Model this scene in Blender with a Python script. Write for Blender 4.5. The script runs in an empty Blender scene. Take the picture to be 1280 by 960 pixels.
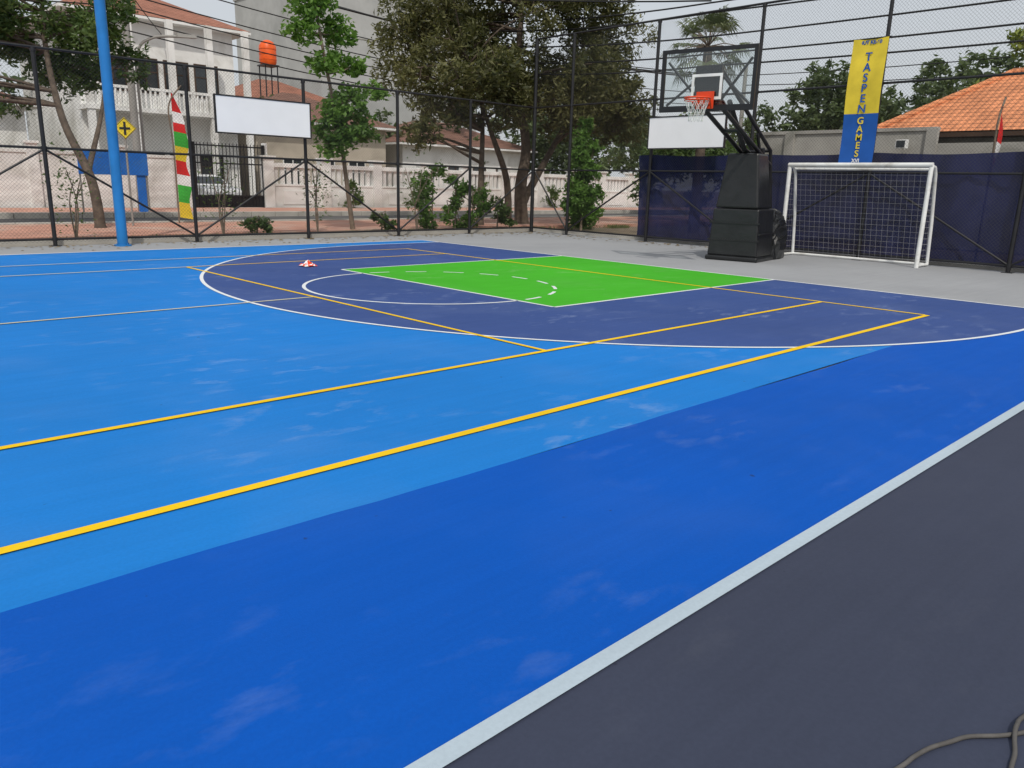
import bpy, math, random
import numpy as np
from mathutils import Vector, Matrix
random.seed(7); rng=np.random.default_rng(11)
scene=bpy.context.scene
scene.view_settings.view_transform='Standard'; scene.view_settings.look='None'
scene.view_settings.exposure=0; scene.view_settings.gamma=1

# ------------------------------------------------------------ materials
def new_mat(name):
    m=bpy.data.materials.new(name); m.use_nodes=True
    nt=m.node_tree; b=nt.nodes['Principled BSDF']
    return m,nt,b
def N(nt,t,**k):
    n=nt.nodes.new(t)
    for a,v in k.items(): setattr(n,a,v)
    return n
def math_n(nt,op,a,b=None):
    n=N(nt,'ShaderNodeMath',operation=op)
    for i,x in enumerate((a,b)):
        if x is None: continue
        if isinstance(x,(int,float)): n.inputs[i].default_value=x
        else: nt.links.new(x,n.inputs[i])
    return n.outputs[0]
def noise(nt,scale,detail=4,rough=.55,dist=0,vec=None):
    if vec is None:
        tc=N(nt,'ShaderNodeTexCoord'); vec=tc.outputs['Object']
    n=N(nt,'ShaderNodeTexNoise'); nt.links.new(vec,n.inputs['Vector'])
    n.inputs['Scale'].default_value=scale; n.inputs['Detail'].default_value=detail
    n.inputs['Roughness'].default_value=rough; n.inputs['Distortion'].default_value=dist
    return n.outputs['Fac']
def ramp(nt,fac,p0,p1,c0=(0,0,0,1),c1=(1,1,1,1)):
    r=N(nt,'ShaderNodeValToRGB'); nt.links.new(fac,r.inputs[0])
    r.color_ramp.elements[0].position=p0; r.color_ramp.elements[1].position=p1
    r.color_ramp.elements[0].color=c0; r.color_ramp.elements[1].color=c1
    return r.outputs[0]
def mix(nt,fac,a,b,mode='MIX'):
    n=N(nt,'ShaderNodeMix',data_type='RGBA',blend_type=mode)
    for s,x in ((n.inputs['Factor'],fac),(n.inputs['A'],a),(n.inputs['B'],b)):
        if isinstance(x,(int,float)): s.default_value=x
        elif isinstance(x,(tuple,list)): s.default_value=tuple(x)[:3]+(1,)
        else: nt.links.new(x,s)
    return n.outputs['Result']
def mat(name,col,rough=.6,var=.18,scale=2.0,spec=.3,bump=0,bscale=20,metal=0,dirt=None,dscale=.7):
    m,nt,b=new_mat(name)
    f=noise(nt,scale,6)
    c=mix(nt,ramp(nt,f,.3,.7),[x*(1-var) for x in col],[min(1,x*(1+var)) for x in col])
    if dirt:
        f2=noise(nt,dscale,8,.65,.6)
        c=mix(nt,ramp(nt,f2,.48,.72),c,dirt)
    nt.links.new(c,b.inputs['Base Color'])
    b.inputs['Roughness'].default_value=rough; b.inputs['Metallic'].default_value=metal
    b.inputs['Specular IOR Level'].default_value=spec
    if bump:
        bn=N(nt,'ShaderNodeBump'); bn.inputs['Strength'].default_value=bump; bn.inputs['Distance'].default_value=.02
        nt.links.new(noise(nt,bscale,5),bn.inputs['Height']); nt.links.new(bn.outputs[0],b.inputs['Normal'])
    return m
def court(name,col,dust=.16,dcol=(.55,.62,.7),rough=.7,spec=.12):
    m,nt,b=new_mat(name)
    big=noise(nt,.35,5,.6); c=mix(nt,ramp(nt,big,.3,.7),[x*.92 for x in col],[min(1,x*1.08) for x in col])
    tc=N(nt,'ShaderNodeTexCoord'); mp=N(nt,'ShaderNodeMapping'); mp.inputs['Scale'].default_value=(1.0,1.9,1); mp.inputs['Rotation'].default_value=(0,0,.7)
    nt.links.new(tc.outputs['Object'],mp.inputs['Vector'])
    sm=noise(nt,2.6,6,.6,.25,mp.outputs[0]); gate=ramp(nt,noise(nt,.55,3,.5),.46,.64)
    c=mix(nt,math_n(nt,'MULTIPLY',math_n(nt,'MULTIPLY',ramp(nt,sm,.54,.78),gate),dust*2.1),c,dcol)
    sp=noise(nt,.8,3,.5,.2)
    c=mix(nt,math_n(nt,'MULTIPLY',ramp(nt,sp,.5,.85),dust*.4),c,dcol)
    # fine roller streaks running along the court
    mp2=N(nt,'ShaderNodeMapping'); mp2.inputs['Scale'].default_value=(.35,9,1); nt.links.new(tc.outputs['Object'],mp2.inputs['Vector'])
    st=noise(nt,1.4,4,.6,.1,mp2.outputs[0]); c=mix(nt,ramp(nt,st,.3,.7),mix(nt,.07,c,(0,0,0)),c)
    fine=noise(nt,60,3); c=mix(nt,ramp(nt,fine,.35,.65),mix(nt,.06,c,(0,0,0)),c)
    speck=noise(nt,14,2,.4); c=mix(nt,math_n(nt,'MULTIPLY',ramp(nt,speck,.77,.81),.6),c,(.02,.02,.03))
    nt.links.new(c,b.inputs['Base Color'])
    nt.links.new(ramp(nt,sm,.3,.8,(rough,)*3+(1,),(rough+.15,)*3+(1,)),b.inputs['Roughness'])
    b.inputs['Specular IOR Level'].default_value=spec
    bn=N(nt,'ShaderNodeBump'); bn.inputs['Strength'].default_value=.16; bn.inputs['Distance'].default_value=.004
    nt.links.new(noise(nt,160,3),bn.inputs['Height']); nt.links.new(bn.outputs[0],b.inputs['Normal'])
    return m
def mesh_mat(name,col,pitch,w,square=False,rough=.5):
    m,nt,b=new_mat(name)
    b.inputs['Base Color'].default_value=(*col,1); b.inputs['Roughness'].default_value=rough
    uv=N(nt,'ShaderNodeUVMap'); s=N(nt,'ShaderNodeSeparateXYZ'); nt.links.new(uv.outputs[0],s.inputs[0])
    u,v=s.outputs[0],s.outputs[1]
    if square: a,c=u,v
    else: a=math_n(nt,'ADD',u,v); c=math_n(nt,'SUBTRACT',u,v)
    fa=math_n(nt,'FRACT',math_n(nt,'DIVIDE',math_n(nt,'ADD',a,500),pitch)); fc=math_n(nt,'FRACT',math_n(nt,'DIVIDE',math_n(nt,'ADD',c,500),pitch))
    k=math_n(nt,'MAXIMUM',math_n(nt,'LESS_THAN',fa,w),math_n(nt,'LESS_THAN',fc,w))
    t=N(nt,'ShaderNodeBsdfTransparent'); mx=N(nt,'ShaderNodeMixShader')
    nt.links.new(k,mx.inputs[0]); nt.links.new(t.outputs[0],mx.inputs[1]); nt.links.new(b.outputs[0],mx.inputs[2])
    nt.links.new(mx.outputs[0],nt.nodes['Material Output'].inputs[0])
    return m
def leaf_mat(name,dark,light,trans=.3):
    m,nt,b=new_mat(name)
    at=N(nt,'ShaderNodeAttribute',attribute_name='shade')
    c=mix(nt,at.outputs['Fac'],dark,light)
    nt.links.new(c,b.inputs['Base Color']); b.inputs['Roughness'].default_value=.5; b.inputs['Specular IOR Level'].default_value=.35
    tr=N(nt,'ShaderNodeBsdfTranslucent'); nt.links.new(mix(nt,.5,c,(light[0]*1.3,light[1]*1.5,light[2]*.6)),tr.inputs[0])
    mx=N(nt,'ShaderNodeMixShader'); mx.inputs[0].default_value=trans
    nt.links.new(b.outputs[0],mx.inputs[1]); nt.links.new(tr.outputs[0],mx.inputs[2])
    nt.links.new(mx.outputs[0],nt.nodes['Material Output'].inputs[0])
    return m
def tile_mat(name,col,axis=1,pitch=.22,var=.3):
    m,nt,b=new_mat(name)
    tc=N(nt,'ShaderNodeTexCoord'); s=N(nt,'ShaderNodeSeparateXYZ'); nt.links.new(tc.outputs['Object'],s.inputs[0])
    u=math_n(nt,'DIVIDE',s.outputs[axis],pitch); w=math_n(nt,'DIVIDE',s.outputs[2],.13)
    bu=N(nt,'ShaderNodeBump'); bu.inputs['Strength'].default_value=.9; bu.inputs['Distance'].default_value=.05
    hu=math_n(nt,'ABSOLUTE',math_n(nt,'SINE',math_n(nt,'MULTIPLY',u,3.14159)))
    hw=math_n(nt,'FRACT',math_n(nt,'ADD',w,100))
    h=math_n(nt,'SUBTRACT',hu,math_n(nt,'MULTIPLY',hw,.6))
    nt.links.new(h,bu.inputs['Height']); nt.links.new(bu.outputs[0],b.inputs['Normal'])
    c=mix(nt,ramp(nt,noise(nt,1.3,8,.7),.3,.7),[x*(1-var) for x in col],[min(1,x*(1+var)) for x in col])
    c=mix(nt,math_n(nt,'LESS_THAN',hw,.2),c,mix(nt,.5,c,(.03,.015,.01)))
    nt.links.new(c,b.inputs['Base Color']); b.inputs['Roughness'].default_value=.8; b.inputs['Specular IOR Level'].default_value=.2
    return m

M=dict(
 earth=mat('earth_soil',(.20,.155,.11),.95,.35,1.2,dirt=(.10,.10,.05),dscale=.5,bump=.5,bscale=8),
 conc=court('light_concrete',(.34,.35,.365),.25,(.46,.46,.45),.8),
 slate=court('slate_coating',(.047,.056,.090),.08,(.16,.17,.20),.65),
 lblue=court('light_blue_acrylic',(.012,.195,.60),.13),
 dblue=court('deep_blue_band',(.001,.088,.46),.08,(.35,.45,.6)),  # deeper blue tone for the strip beside the near sideline
 navy=court('navy_acrylic',(.044,.084,.255),.30,(.27,.34,.52)),
 green=court('green_acrylic',(.060,.43,.020),.12,(.5,.65,.4)),
 white=court('white_line_paint',(.74,.77,.79),.3,(.5,.55,.6)),
 nwhite=court('grey_white_sideline',(.44,.53,.60),.35,(.35,.42,.5)),  # near sideline only: greyer, bluer tone than the other white lines
 yellow=court('yellow_line_paint',(.86,.56,.012),.12,(.7,.6,.35)),
 cream=court('cream_line_paint',(.62,.58,.40),.2,(.6,.6,.5)),
 black=mat('black_painted_steel',(.012,.012,.014),.42,.3,6,spec=.5),
 pad=mat('black_vinyl',(.012,.013,.014),.36,.3,4,spec=.5,bump=.6,bscale=4),
 fence=mesh_mat('chain_link_wire',(.045,.045,.047),.075,.06),
 net=mesh_mat('goal_net_cord',(.42,.42,.45),.12,.03,True),
 hnet=mat('white_cord',(.8,.8,.8),.7),
 wpaint=mat('white_painted_steel',(.78,.79,.78),.4,.05,4,dirt=(.5,.48,.44),dscale=1.6),
 panel=mat('white_panel',(.86,.87,.89),.5,.03,1.5),
 bluepole=mat('blue_painted_steel',(.02,.19,.50),.4,.12,3),
 orange=mat('orange_rim_paint',(.72,.07,.02),.4),
 wall=mat('white_plaster',(.80,.80,.78),.85,.06,1.5,dirt=(.52,.51,.47),dscale=.6,bump=.1),
 gwall=mat('grey_render',(.44,.45,.44),.9,.1,.7,dirt=(.34,.35,.34),dscale=.25),
 oldwall=mat('weathered_grey_wall',(.38,.37,.34),.9,.15,1.2,dirt=(.20,.20,.17),dscale=.8),
 beige=mat('beige_plaster',(.50,.44,.36),.9,.12,1.0,dirt=(.28,.25,.2),dscale=.5),
 glass=mat('dark_window_glass',(.03,.035,.04),.12,.3,1,spec=.7),
 wood=mat('dark_wood',(.07,.04,.025),.6),
 tileo=tile_mat('orange_roof_tile',(.66,.26,.12),1),
 tileb=tile_mat('brown_roof_tile',(.22,.12,.09),0),
 tilex=tile_mat('red_roof_tile',(.34,.15,.10),0),
 tank=mat('orange_tank_plastic',(.80,.12,.02),.4),
 asphalt=mat('asphalt',(.095,.092,.09),.9,.2,1.2,dirt=(.17,.16,.145),dscale=.4,bump=.3,bscale=40),
 brick=mat('red_paving',(.50,.26,.19),.9,.2,1.6,dirt=(.50,.41,.34),dscale=.5),
 kerb=mat('kerb_concrete',(.46,.44,.40),.9,.15,2),
 bark=mat('bark',(.11,.085,.065),.9,.4,7,bump=1,bscale=14),
 barkl=mat('light_bark',(.20,.155,.115),.9,.3,7,bump=1,bscale=14),
 cpole=mat('concrete_pole',(.30,.29,.27),.85,.1,3),
 cable=mat('cable_rubber',(.02,.02,.02),.6),
 hose=mat('dusty_grey_cable',(.095,.09,.085),.7,.3,12),
 tarp=mat('blue_board_paint',(.02,.15,.55),.5,.12,3,dirt=(.06,.2,.5),dscale=1.2),
 red=mat('red_cloth',(.62,.02,.02),.7), wcl=mat('white_cloth',(.8,.8,.8),.7),
 gcl=mat('green_cloth',(.05,.42,.05),.7), ycl=mat('yellow_cloth',(.78,.60,.05),.65),
 bcl=mat('blue_cloth',(.015,.10,.40),.65),
 signy=mat('yellow_sign',(.80,.62,.04),.4,.04),
 carw=mat('white_car_paint',(.75,.76,.77),.3,.03,2,spec=.6), rubber=mat('tyre_rubber',(.02,.02,.02),.8),
)
L=dict(
 mango=leaf_mat('mango_leaves',(.034,.044,.016),(.19,.185,.075),.28),
 fresh=leaf_mat('fresh_leaves',(.05,.11,.022),(.17,.31,.06),.38),
 mid=leaf_mat('street_tree_leaves',(.035,.072,.022),(.14,.21,.06),.32),
 far=leaf_mat('distant_leaves',(.055,.082,.038),(.15,.20,.085),.25),
 farl=leaf_mat('yellow_green_leaves',(.09,.14,.025),(.26,.31,.06),.3),
 palm=leaf_mat('palm_leaves',(.05,.08,.03),(.19,.22,.10),.2),
 grass=leaf_mat('grass_blades',(.07,.10,.03),(.22,.24,.10),.25),
 dry=leaf_mat('fallen_leaves',(.16,.10,.04),(.36,.26,.10),.1),
)
def fabric():
    m,nt,b=new_mat('navy_windscreen_fabric')
    c=mix(nt,ramp(nt,noise(nt,.9,6,.6,.5),.3,.7),(.008,.012,.048),(.022,.028,.10))
    nt.links.new(c,b.inputs['Base Color']); b.inputs['Roughness'].default_value=.85; b.inputs['Specular IOR Level'].default_value=.1
    t=N(nt,'ShaderNodeBsdfTransparent'); mx=N(nt,'ShaderNodeMixShader'); mx.inputs[0].default_value=.94
    nt.links.new(t.outputs[0],mx.inputs[1]); nt.links.new(b.outputs[0],mx.inputs[2])
    nt.links.new(mx.outputs[0],nt.nodes['Material Output'].inputs[0]); return m
M['fabric']=fabric()
def acrylic():
    m,nt,b=new_mat('clear_acrylic')
    t=N(nt,'ShaderNodeBsdfTransparent'); t.inputs[0].default_value=(.90,.93,.93,1)
    g=N(nt,'ShaderNodeBsdfGlossy'); g.inputs['Roughness'].default_value=.08
    mx=N(nt,'ShaderNodeMixShader'); mx.inputs[0].default_value=.06
    nt.links.new(t.outputs[0],mx.inputs[1]); nt.links.new(g.outputs[0],mx.inputs[2])
    nt.links.new(mx.outputs[0],nt.nodes['Material Output'].inputs[0]); return m
M['acrylic']=acrylic()

# ------------------------------------------------------------ geometry helpers
def link(o): scene.collection.objects.link(o); return o
def empty(name,loc=(0,0,0)):
    e=bpy.data.objects.new(name,None); e.location=loc; e.empty_display_size=.3; return link(e)
def parent(o,p):
    o.parent=p; o.matrix_parent_inverse=Matrix.Translation(-Vector(p.location))
class MB:
    def __init__(s,T=None): s.v=[];s.f=[];s.m=[];s.s=[];s.T=T
    def add(s,vs,fs,mi=0,sm=False):
        o=len(s.v)
        for p in vs:
            p=Vector(p); s.v.append(tuple(s.T@p if s.T else p))
        for f in fs: s.f.append([i+o for i in f]); s.m.append(mi); s.s.append(sm)
    def hexa(s,b,t,mi=0):
        s.add(list(b)+list(t),[(3,2,1,0),(4,5,6,7),(0,1,5,4),(1,2,6,5),(2,3,7,6),(3,0,4,7)],mi)
    def box(s,x0,x1,y0,y1,z0,z1,mi=0):
        s.hexa([(x0,y0,z0),(x1,y0,z0),(x1,y1,z0),(x0,y1,z0)],[(x0,y0,z1),(x1,y0,z1),(x1,y1,z1),(x0,y1,z1)],mi)
    def rect(s,x0,x1,y0,y1,z,mi=0):
        s.add([(x0,y0,z),(x1,y0,z),(x1,y1,z),(x0,y1,z)],[(0,1,2,3)],mi)
    def tube(s,pts,r,n=8,mi=0,cap=True):
        pts=[Vector(p) for p in pts]
        rs=r if isinstance(r,(list,tuple)) else [r]*len(pts)
        vs=[];fs=[]
        pa=None
        for i,p in enumerate(pts):
            t=(pts[min(i+1,len(pts)-1)]-pts[max(i-1,0)]).normalized()
            if pa is None:
                a=t.cross(Vector((0,0,1)))
                if a.length<.05: a=t.cross(Vector((1,0,0)))
            else: a=pa-t*pa.dot(t)
            a.normalize(); pa=a; b=t.cross(a)
            for k in range(n):
                an=2*math.pi*k/n; vs.append(p+(a*math.cos(an)+b*math.sin(an))*rs[i])
        for i in range(len(pts)-1):
            for k in range(n):
                k2=(k+1)%n; fs.append((i*n+k,i*n+k2,(i+1)*n+k2,(i+1)*n+k))
        s.add(vs,fs,mi,True)
        if cap: s.add(vs[:n],[tuple(range(n))],mi); s.add(vs[-n:],[tuple(range(n))[::-1]],mi)
    def build(s,name,mats,par=None,bevel=0,uv=None):
        me=bpy.data.meshes.new(name); me.from_pydata(s.v,[],s.f)
        if not isinstance(mats,(list,tuple)): mats=[mats]
        for m in mats: me.materials.append(m)
        me.polygons.foreach_set('material_index',s.m); me.polygons.foreach_set('use_smooth',s.s); me.update()
        o=link(bpy.data.objects.new(name,me))
        if bevel:
            b=o.modifiers.new('b','BEVEL'); b.width=bevel; b.segments=2; b.limit_method='ANGLE'
        if par: parent(o,par)
        return o
def sheet(name,o,u,v,m,par=None):
    o,u,v=Vector(o),Vector(u),Vector(v)
    me=bpy.data.meshes.new(name); me.from_pydata([o,o+u,o+u+v,o+v],[],[(0,1,2,3)])
    l=me.uv_layers.new(name='UVMap'); U,V=u.length,v.length
    for i,c in enumerate(((0,0),(U,0),(U,V),(0,V))): l.data[i].uv=c
    me.materials.append(m); ob=link(bpy.data.objects.new(name,me))
    if par: parent(ob,par)
    return ob

# ------------------------------------------------------------ ground
g=MB(); g.rect(-300,500,-300,500,-.03); g.build('ground',M['earth'])
g=MB(); g.rect(-30,18.75,-9,18.35,-.020); g.build('concrete_surround',M['conc'])
g=MB(); g.rect(-30,12.45,-9,1.33,-.004); g.build('slate_runoff',M['slate'])

XB=12.42; XA=XB-28; Y0=1.355; Y1=16.4; YC=8.98
g=MB(); g.rect(XA,XB,2.87,Y1,-.003,0)
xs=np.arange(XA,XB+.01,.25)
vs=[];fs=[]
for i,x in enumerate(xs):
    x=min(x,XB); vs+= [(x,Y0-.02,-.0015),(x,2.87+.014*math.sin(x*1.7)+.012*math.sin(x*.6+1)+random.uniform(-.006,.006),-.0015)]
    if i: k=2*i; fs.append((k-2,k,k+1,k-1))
g.add(vs,fs,1)  # deeper blue strip with a slightly wavy inner edge
C=(10.85,YC); R=6.7
arc=[(C[0]-R*math.sin(math.pi*i/96),C[1]-R*math.cos(math.pi*i/96)) for i in range(97)]
poly=[(XB,C[1]-R)]+arc+[(XB,C[1]+R)]
g.add([(x,y,0) for x,y in poly],[tuple(range(len(poly)))[::-1]],2)
XK=6.98; K0,K1=6.53,11.45; KC=(K0+K1)/2
g.rect(XK,XB,K0,K1,.0015,3)
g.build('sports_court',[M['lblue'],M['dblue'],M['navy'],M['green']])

w=.05; lm=MB(); zl=.003
def ring(cx,cy,r,a0,a1,n,z,mi=0,wd=w):
    vs=[];fs=[]
    for i in range(n+1):
        a=a0+(a1-a0)*i/n
        for rr in (r-wd/2,r+wd/2): vs.append((cx+rr*math.cos(a),cy+rr*math.sin(a),z))
        if i: k=2*i; fs.append((k-2,k-1,k+1,k))
    lm.add(vs,fs,mi)
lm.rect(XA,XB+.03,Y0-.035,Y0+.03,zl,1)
lm.rect(XA,XB+.03,Y1-.03,Y1+.03,zl)
lm.rect(XB-.03,XB+.03,Y0+.03,Y1-.03,zl)
lm.rect(-1.6,-1.55,Y0+.03,Y1-.03,zl)
ring(C[0],C[1],R,math.pi/2,3*math.pi/2,110,zl)
lm.rect(C[0],XB-.03,C[1]-R-w/2,C[1]-R+w/2,zl); lm.rect(C[0],XB-.03,C[1]+R-w/2,C[1]+R+w/2,zl)
lm.rect(XK,XB-.03,K0-w/2,K0+w/2,zl); lm.rect(XK,XB-.03,K1-w/2,K1+w/2,zl); lm.rect(XK-w/2,XK+w/2,K0+w/2,K1-w/2,zl)
ring(XK,KC,1.8,math.pi/2,3*math.pi/2,50,zl)
for i in range(9):
    a=-math.pi/2+math.pi*(i+.25)/9; ring(XK,KC,1.8,a,a+math.pi/9*.55,4,zl)
zt=.0045; TX=10.46; t0,t1,t2,t3=3.396,4.766,12.99,14.37; SX=TX-5.45
lm.rect(-1.4,TX,t0-.032,t0+.032,zt,2); lm.rect(-1.4,TX-.028,t1-.028,t1+.028,zt,2)
lm.rect(-1.4,SX,t2-.025,t2+.025,zt,3); lm.rect(SX,TX-.028,t2-.025,t2+.025,zt,2)
lm.rect(-1.4,SX+.5,t3-.025,t3+.025,zt,3); lm.rect(SX+.5,TX-.028,t3-.025,t3+.025,zt,2)
lm.rect(TX-.028,TX+.028,t0+.032,t3+.032,zt,2)
lm.rect(SX-.024,SX+.024,t1+.028,t2-.025,zt,2)
lm.rect(-1.4,SX-.024,(t1+t2)/2-.022,(t1+t2)/2+.022,zt,3)
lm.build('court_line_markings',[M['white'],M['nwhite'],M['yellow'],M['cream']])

# street
g=MB(); g.rect(-60,90,24.6,29.4,-.018); g.build('road',M['asphalt'])
g=MB(); g.box(-60,90,19.4,24.4,-.2,.08); g.box(-60,90,29.6,34.7,-.2,.12); g.build('pavement',M['brick'])
g=MB()
for x in np.arange(-30,70,1.0):
    g.box(x+.01,x+.99,24.4,24.6,-.2,.12); g.box(x+.01,x+.99,29.4,29.6,-.2,.17)
g.build('road_kerb',M['kerb'],bevel=.015)
g=MB(); 
for x in np.arange(-30,70,5): g.rect(x,x+2.2,26.9,27.02,-.012)
g.build('road_centre_marking',M['white'])
g=MB(); g.box(-30,18.6,18.45,18.6,-.2,.08); g.box(18.6,18.75,-9,18.6,-.2,.06); g.build('fence_plinth',M['kerb'])

# ------------------------------------------------------------ fences
FY=18.25; FX=18.25
def collar(g,x,y,ax,z):
    g.tube([(x,y,z-.035),(x,y,z+.035)],.056,8)
f=empty('chain_link_fence',(7,FY,0))
g=MB(); H=3.8
px=[-10.1,-7.2,-4.3,-1.4,1.5,4.4,7.33,10.2,13.0,15.6]
for x in px:
    g.tube([(x,FY,-.05),(x,FY,H)],.042,8); g.box(x-.1,x+.1,FY-.1,FY+.1,-.02,-.008)
    for z in (H-.04,1.92,.12): collar(g,x,FY,0,z)
for z in (H,1.92,.12): g.tube([(-12,FY,z),(FX,FY,z)],.028,6)
for i in range(len(px)-1):
    a,b=px[i],px[i+1]
    if i%2==1: g.tube([(a,FY,1.9),(b,FY,.12)],.024,6)
    else: g.tube([(a,FY,.12),(b,FY,1.9)],.024,6)
g.tube([(15.6,FY,.12),(FX,FY,1.9)],.024,6)
g.build('steel_frame',M['black'],f)
sheet('wire_mesh',(-12,FY+.04,.05),(FX+12,0,0),(0,0,H-.05),M['fence'],f)
f=empty('chain_link_fence',(FX,8,0))
g=MB(); H=5.8
py=[18.25,16.7,13.65,10.6,7.6,4.55,1.5,-1.55,-4.6]
for y in py:
    g.tube([(FX,y,-.05),(FX,y,H if y not in (7.6,) else 8.2)],.045 if y!=18.25 else .06,8); g.box(FX-.1,FX+.1,y-.1,y+.1,-.02,-.008)
    for z in (H-.04,3.8,1.92,.12): collar(g,FX,y,0,z)
for z in (H,3.8,1.92,.12): g.tube([(FX,-6,z),(FX,FY,z)],.028,6)
for i in range(1,len(py)-1):
    a,b=py[i],py[i+1]
    za,zb=(.12,1.9) if i%2 else (1.9,.12)
    g.tube([(FX-.01,a,za),(FX-.01,b,zb)],.024,6)
g.tube([(FX,18.2,1.9),(FX,16.7,.12)],.024,6)
g.build('steel_frame',M['black'],f)
sheet('wire_mesh',(FX+.04,-6,.05),(0,FY+6,0),(0,0,H-.05),M['fence'],f)
g=MB(); nx,nz=180,10; vs=[];fs=[]
for i in range(nx+1):
    y=14.1-20*i/nx
    sag=.05*abs(math.sin((y-1.5)/3.05*math.pi))
    for k in range(nz+1):
        z=.08+(2.28-sag)*k/nz
        x=FX+.13+.035*math.sin(y*5+z*1.2)+.02*math.sin(y*13+z*4)+.03*math.sin(y*1.3+z*2.3)
        vs.append((x,y,z))
for i in range(nx):
    for k in range(nz):
        a=i*(nz+1)+k; fs.append((a,a+1,a+nz+2,a+nz+1))
g.add(vs,fs,0,True); g.build('windscreen_fabric',M['fabric'])

g=MB(); g.tube([(5.55,17.75,-.03),(5.55,17.75,9.0)],[.105,.10],16); g.tube([(5.55,17.75,-.03),(5.55,17.75,.01)],.17,16)
for k in range(4):
    a=k*math.pi/2+.4; g.tube([(5.55+.14*math.cos(a),17.75+.14*math.sin(a),0),(5.55+.14*math.cos(a),17.75+.14*math.sin(a),.04)],.014,6)
g.build('blue_floodlight_pole',M['bluepole'])

def whitepanel(c,axis):
    e=empty('blank_white_signboard',c)
    W,Hh=2.34,.78
    T=Matrix.Translation(c)@(Matrix.Rotation(-math.pi/2,4,'Z') if axis=='y' else Matrix.Identity(4))
    g=MB(T); g.box(-W/2,W/2,-.02,.02,-Hh/2,Hh/2); g.build('panel',M['panel'],e)
    g=MB(T)
    for z in (-Hh/2-.015,Hh/2+.015): g.box(-W/2-.03,W/2+.03,-.03,.03,z-.015,z+.015)
    for x in (-W/2-.015,W/2+.015): g.box(x-.015,x+.015,-.03,.03,-Hh/2,Hh/2)
    for x in (-.8,.8): g.box(x-.02,x+.02,.022,.2,-Hh/2,Hh/2)
    g.build('steel_frame',M['black'],e)
whitepanel((9.03,18.0,2.83),'x'); whitepanel((18.0,12.4,2.9),'y')

# ------------------------------------------------------------ basketball hoop
hp=Vector((15.1,9.0,0)); T=Matrix.Translation(hp)@Matrix.Rotation(math.radians(11),4,'Z')
e=empty('portable_basketball_hoop',hp)
g=MB(T)
g.hexa([(0,-.55,.08),(1.05,-.55,.08),(1.05,.55,.08),(0,.55,.08)],[(.04,-.5,1.08),(1.05,-.5,1.08),(1.05,.5,1.08),(.04,.5,1.08)])
g.box(-.04,1.9,-.58,.58,-.02,.085)
g.build('weighted_base',M['pad'],e,bevel=.035)
g=MB(T)
g.hexa([(.05,-.47,1.09),(.95,-.47,1.09),(.95,.47,1.09),(.05,.47,1.09)],[(.16,-.33,2.22),(.80,-.33,2.22),(.80,.33,2.22),(.16,.33,2.22)])
g.build('tower_padding',M['pad'],e,bevel=.04)
g=MB(T)
for z,k in ((.42,.565),(.78,.55)): g.box(-.012+ (z*.03),.0+(z*.03)+.01,-k,k,z-.015,z+.015)
g.box(.0,1.07,-.575,-.535,.55,.58)
g.build('binding_straps',M['black'],e)
g=MB(T); n=18; vs=[];fs=[]
rr=random.Random(3)
for i in range(n+1):
    th=math.pi*.5*i/n
    for k in range(2*n):
        ph=math.pi*k/n
        c_,s_=math.cos(ph),math.sin(ph)
        ex=lambda q:math.copysign(abs(q)**.5,q)
        rad=math.cos(th)**.45 if th<math.pi/2-.01 else 0
        vs.append((1.5+.58*ex(c_)*rad*(1+rr.uniform(-.06,.06)),.62*ex(s_)*rad*(1+rr.uniform(-.06,.06)),.0+1.08*math.sin(th)**.7+rr.uniform(-.03,.03)*(i>0)))
for i in range(n):
    for k in range(2*n):
        k2=(k+1)%(2*n); fs.append((i*2*n+k,i*2*n+k2,(i+1)*2*n+k2,(i+1)*2*n+k))
g.add(vs,fs); g.build('wrapped_counterweight',M['pad'],e)
g=MB(T)
for y in (-.2,.2):
    g.tube([(1.25,y,.5),(.75,y,2.35)],.05,8)
    g.tube([(1.35,y,2.02),(-1.95,y*.9,3.02)],.045,8)
    g.tube([(1.3,y,2.32),(-1.95,y*.9,3.62)],.04,8)
    g.tube([(1.75,y,.9),(1.3,y,2.32)],.04,8)
    g.tube([(.6,y,2.25),(.35,y,2.62)],.035,8)
for x,z in ((1.33,2.32),(.6,2.26),(-.6,2.62),(-1.95,3.02)): g.tube([(x,-.22,z),(x,.22,z)],.035,8)
g.tube([(.2,0,2.3),(-.9,0,3.15)],.05,10)
g.tube([(.65,0,2.2),(.2,0,2.3)],.05,10)
for y in (-.8,.8):
    g.tube([(-1.9,y*.25,3.05),(-2.06,y,3.75)],.025,6); g.tube([(-1.9,y*.25,3.5),(-2.06,y,2.98)],.025,6)
g.box(-2.06,-1.95,-.25,.25,2.93,3.65)
g.build('lift_arm',M['black'],e)
g=MB(T); bx=-2.10
g.box(bx-.006,bx+.006,-.86,.86,2.96,3.90); g.build('backboard',M['acrylic'],e)
g=MB(T)
for z0,z1 in ((2.86,2.965),(3.895,3.96)): g.box(bx-.03,bx+.03,-.91,.91,z0,z1)
for y in (-.91,.845): g.box(bx-.029,bx+.029,y,y+.065,2.966,3.894)
g.build('backboard_frame',M['black'],e)
g=MB(T); q=bx-.009
for z in (3.06,3.46): g.box(q-.002,q,-.295,.295,z,z+.05)
for y in (-.295,.245): g.box(q-.002,q,y,y+.05,3.11,3.46)
g.build('target_square',M['wcl'],e)
g=MB(T)
rc=Vector((bx-.39,0,3.05)); pts=[rc+Vector((.225*math.cos(a),.225*math.sin(a),0)) for a in np.linspace(0,2*math.pi,33)]
g.tube(pts,.016,8,cap=False); g.tube([p+Vector((0,0,-.04)) for p in pts],.009,5,cap=False)
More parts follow.
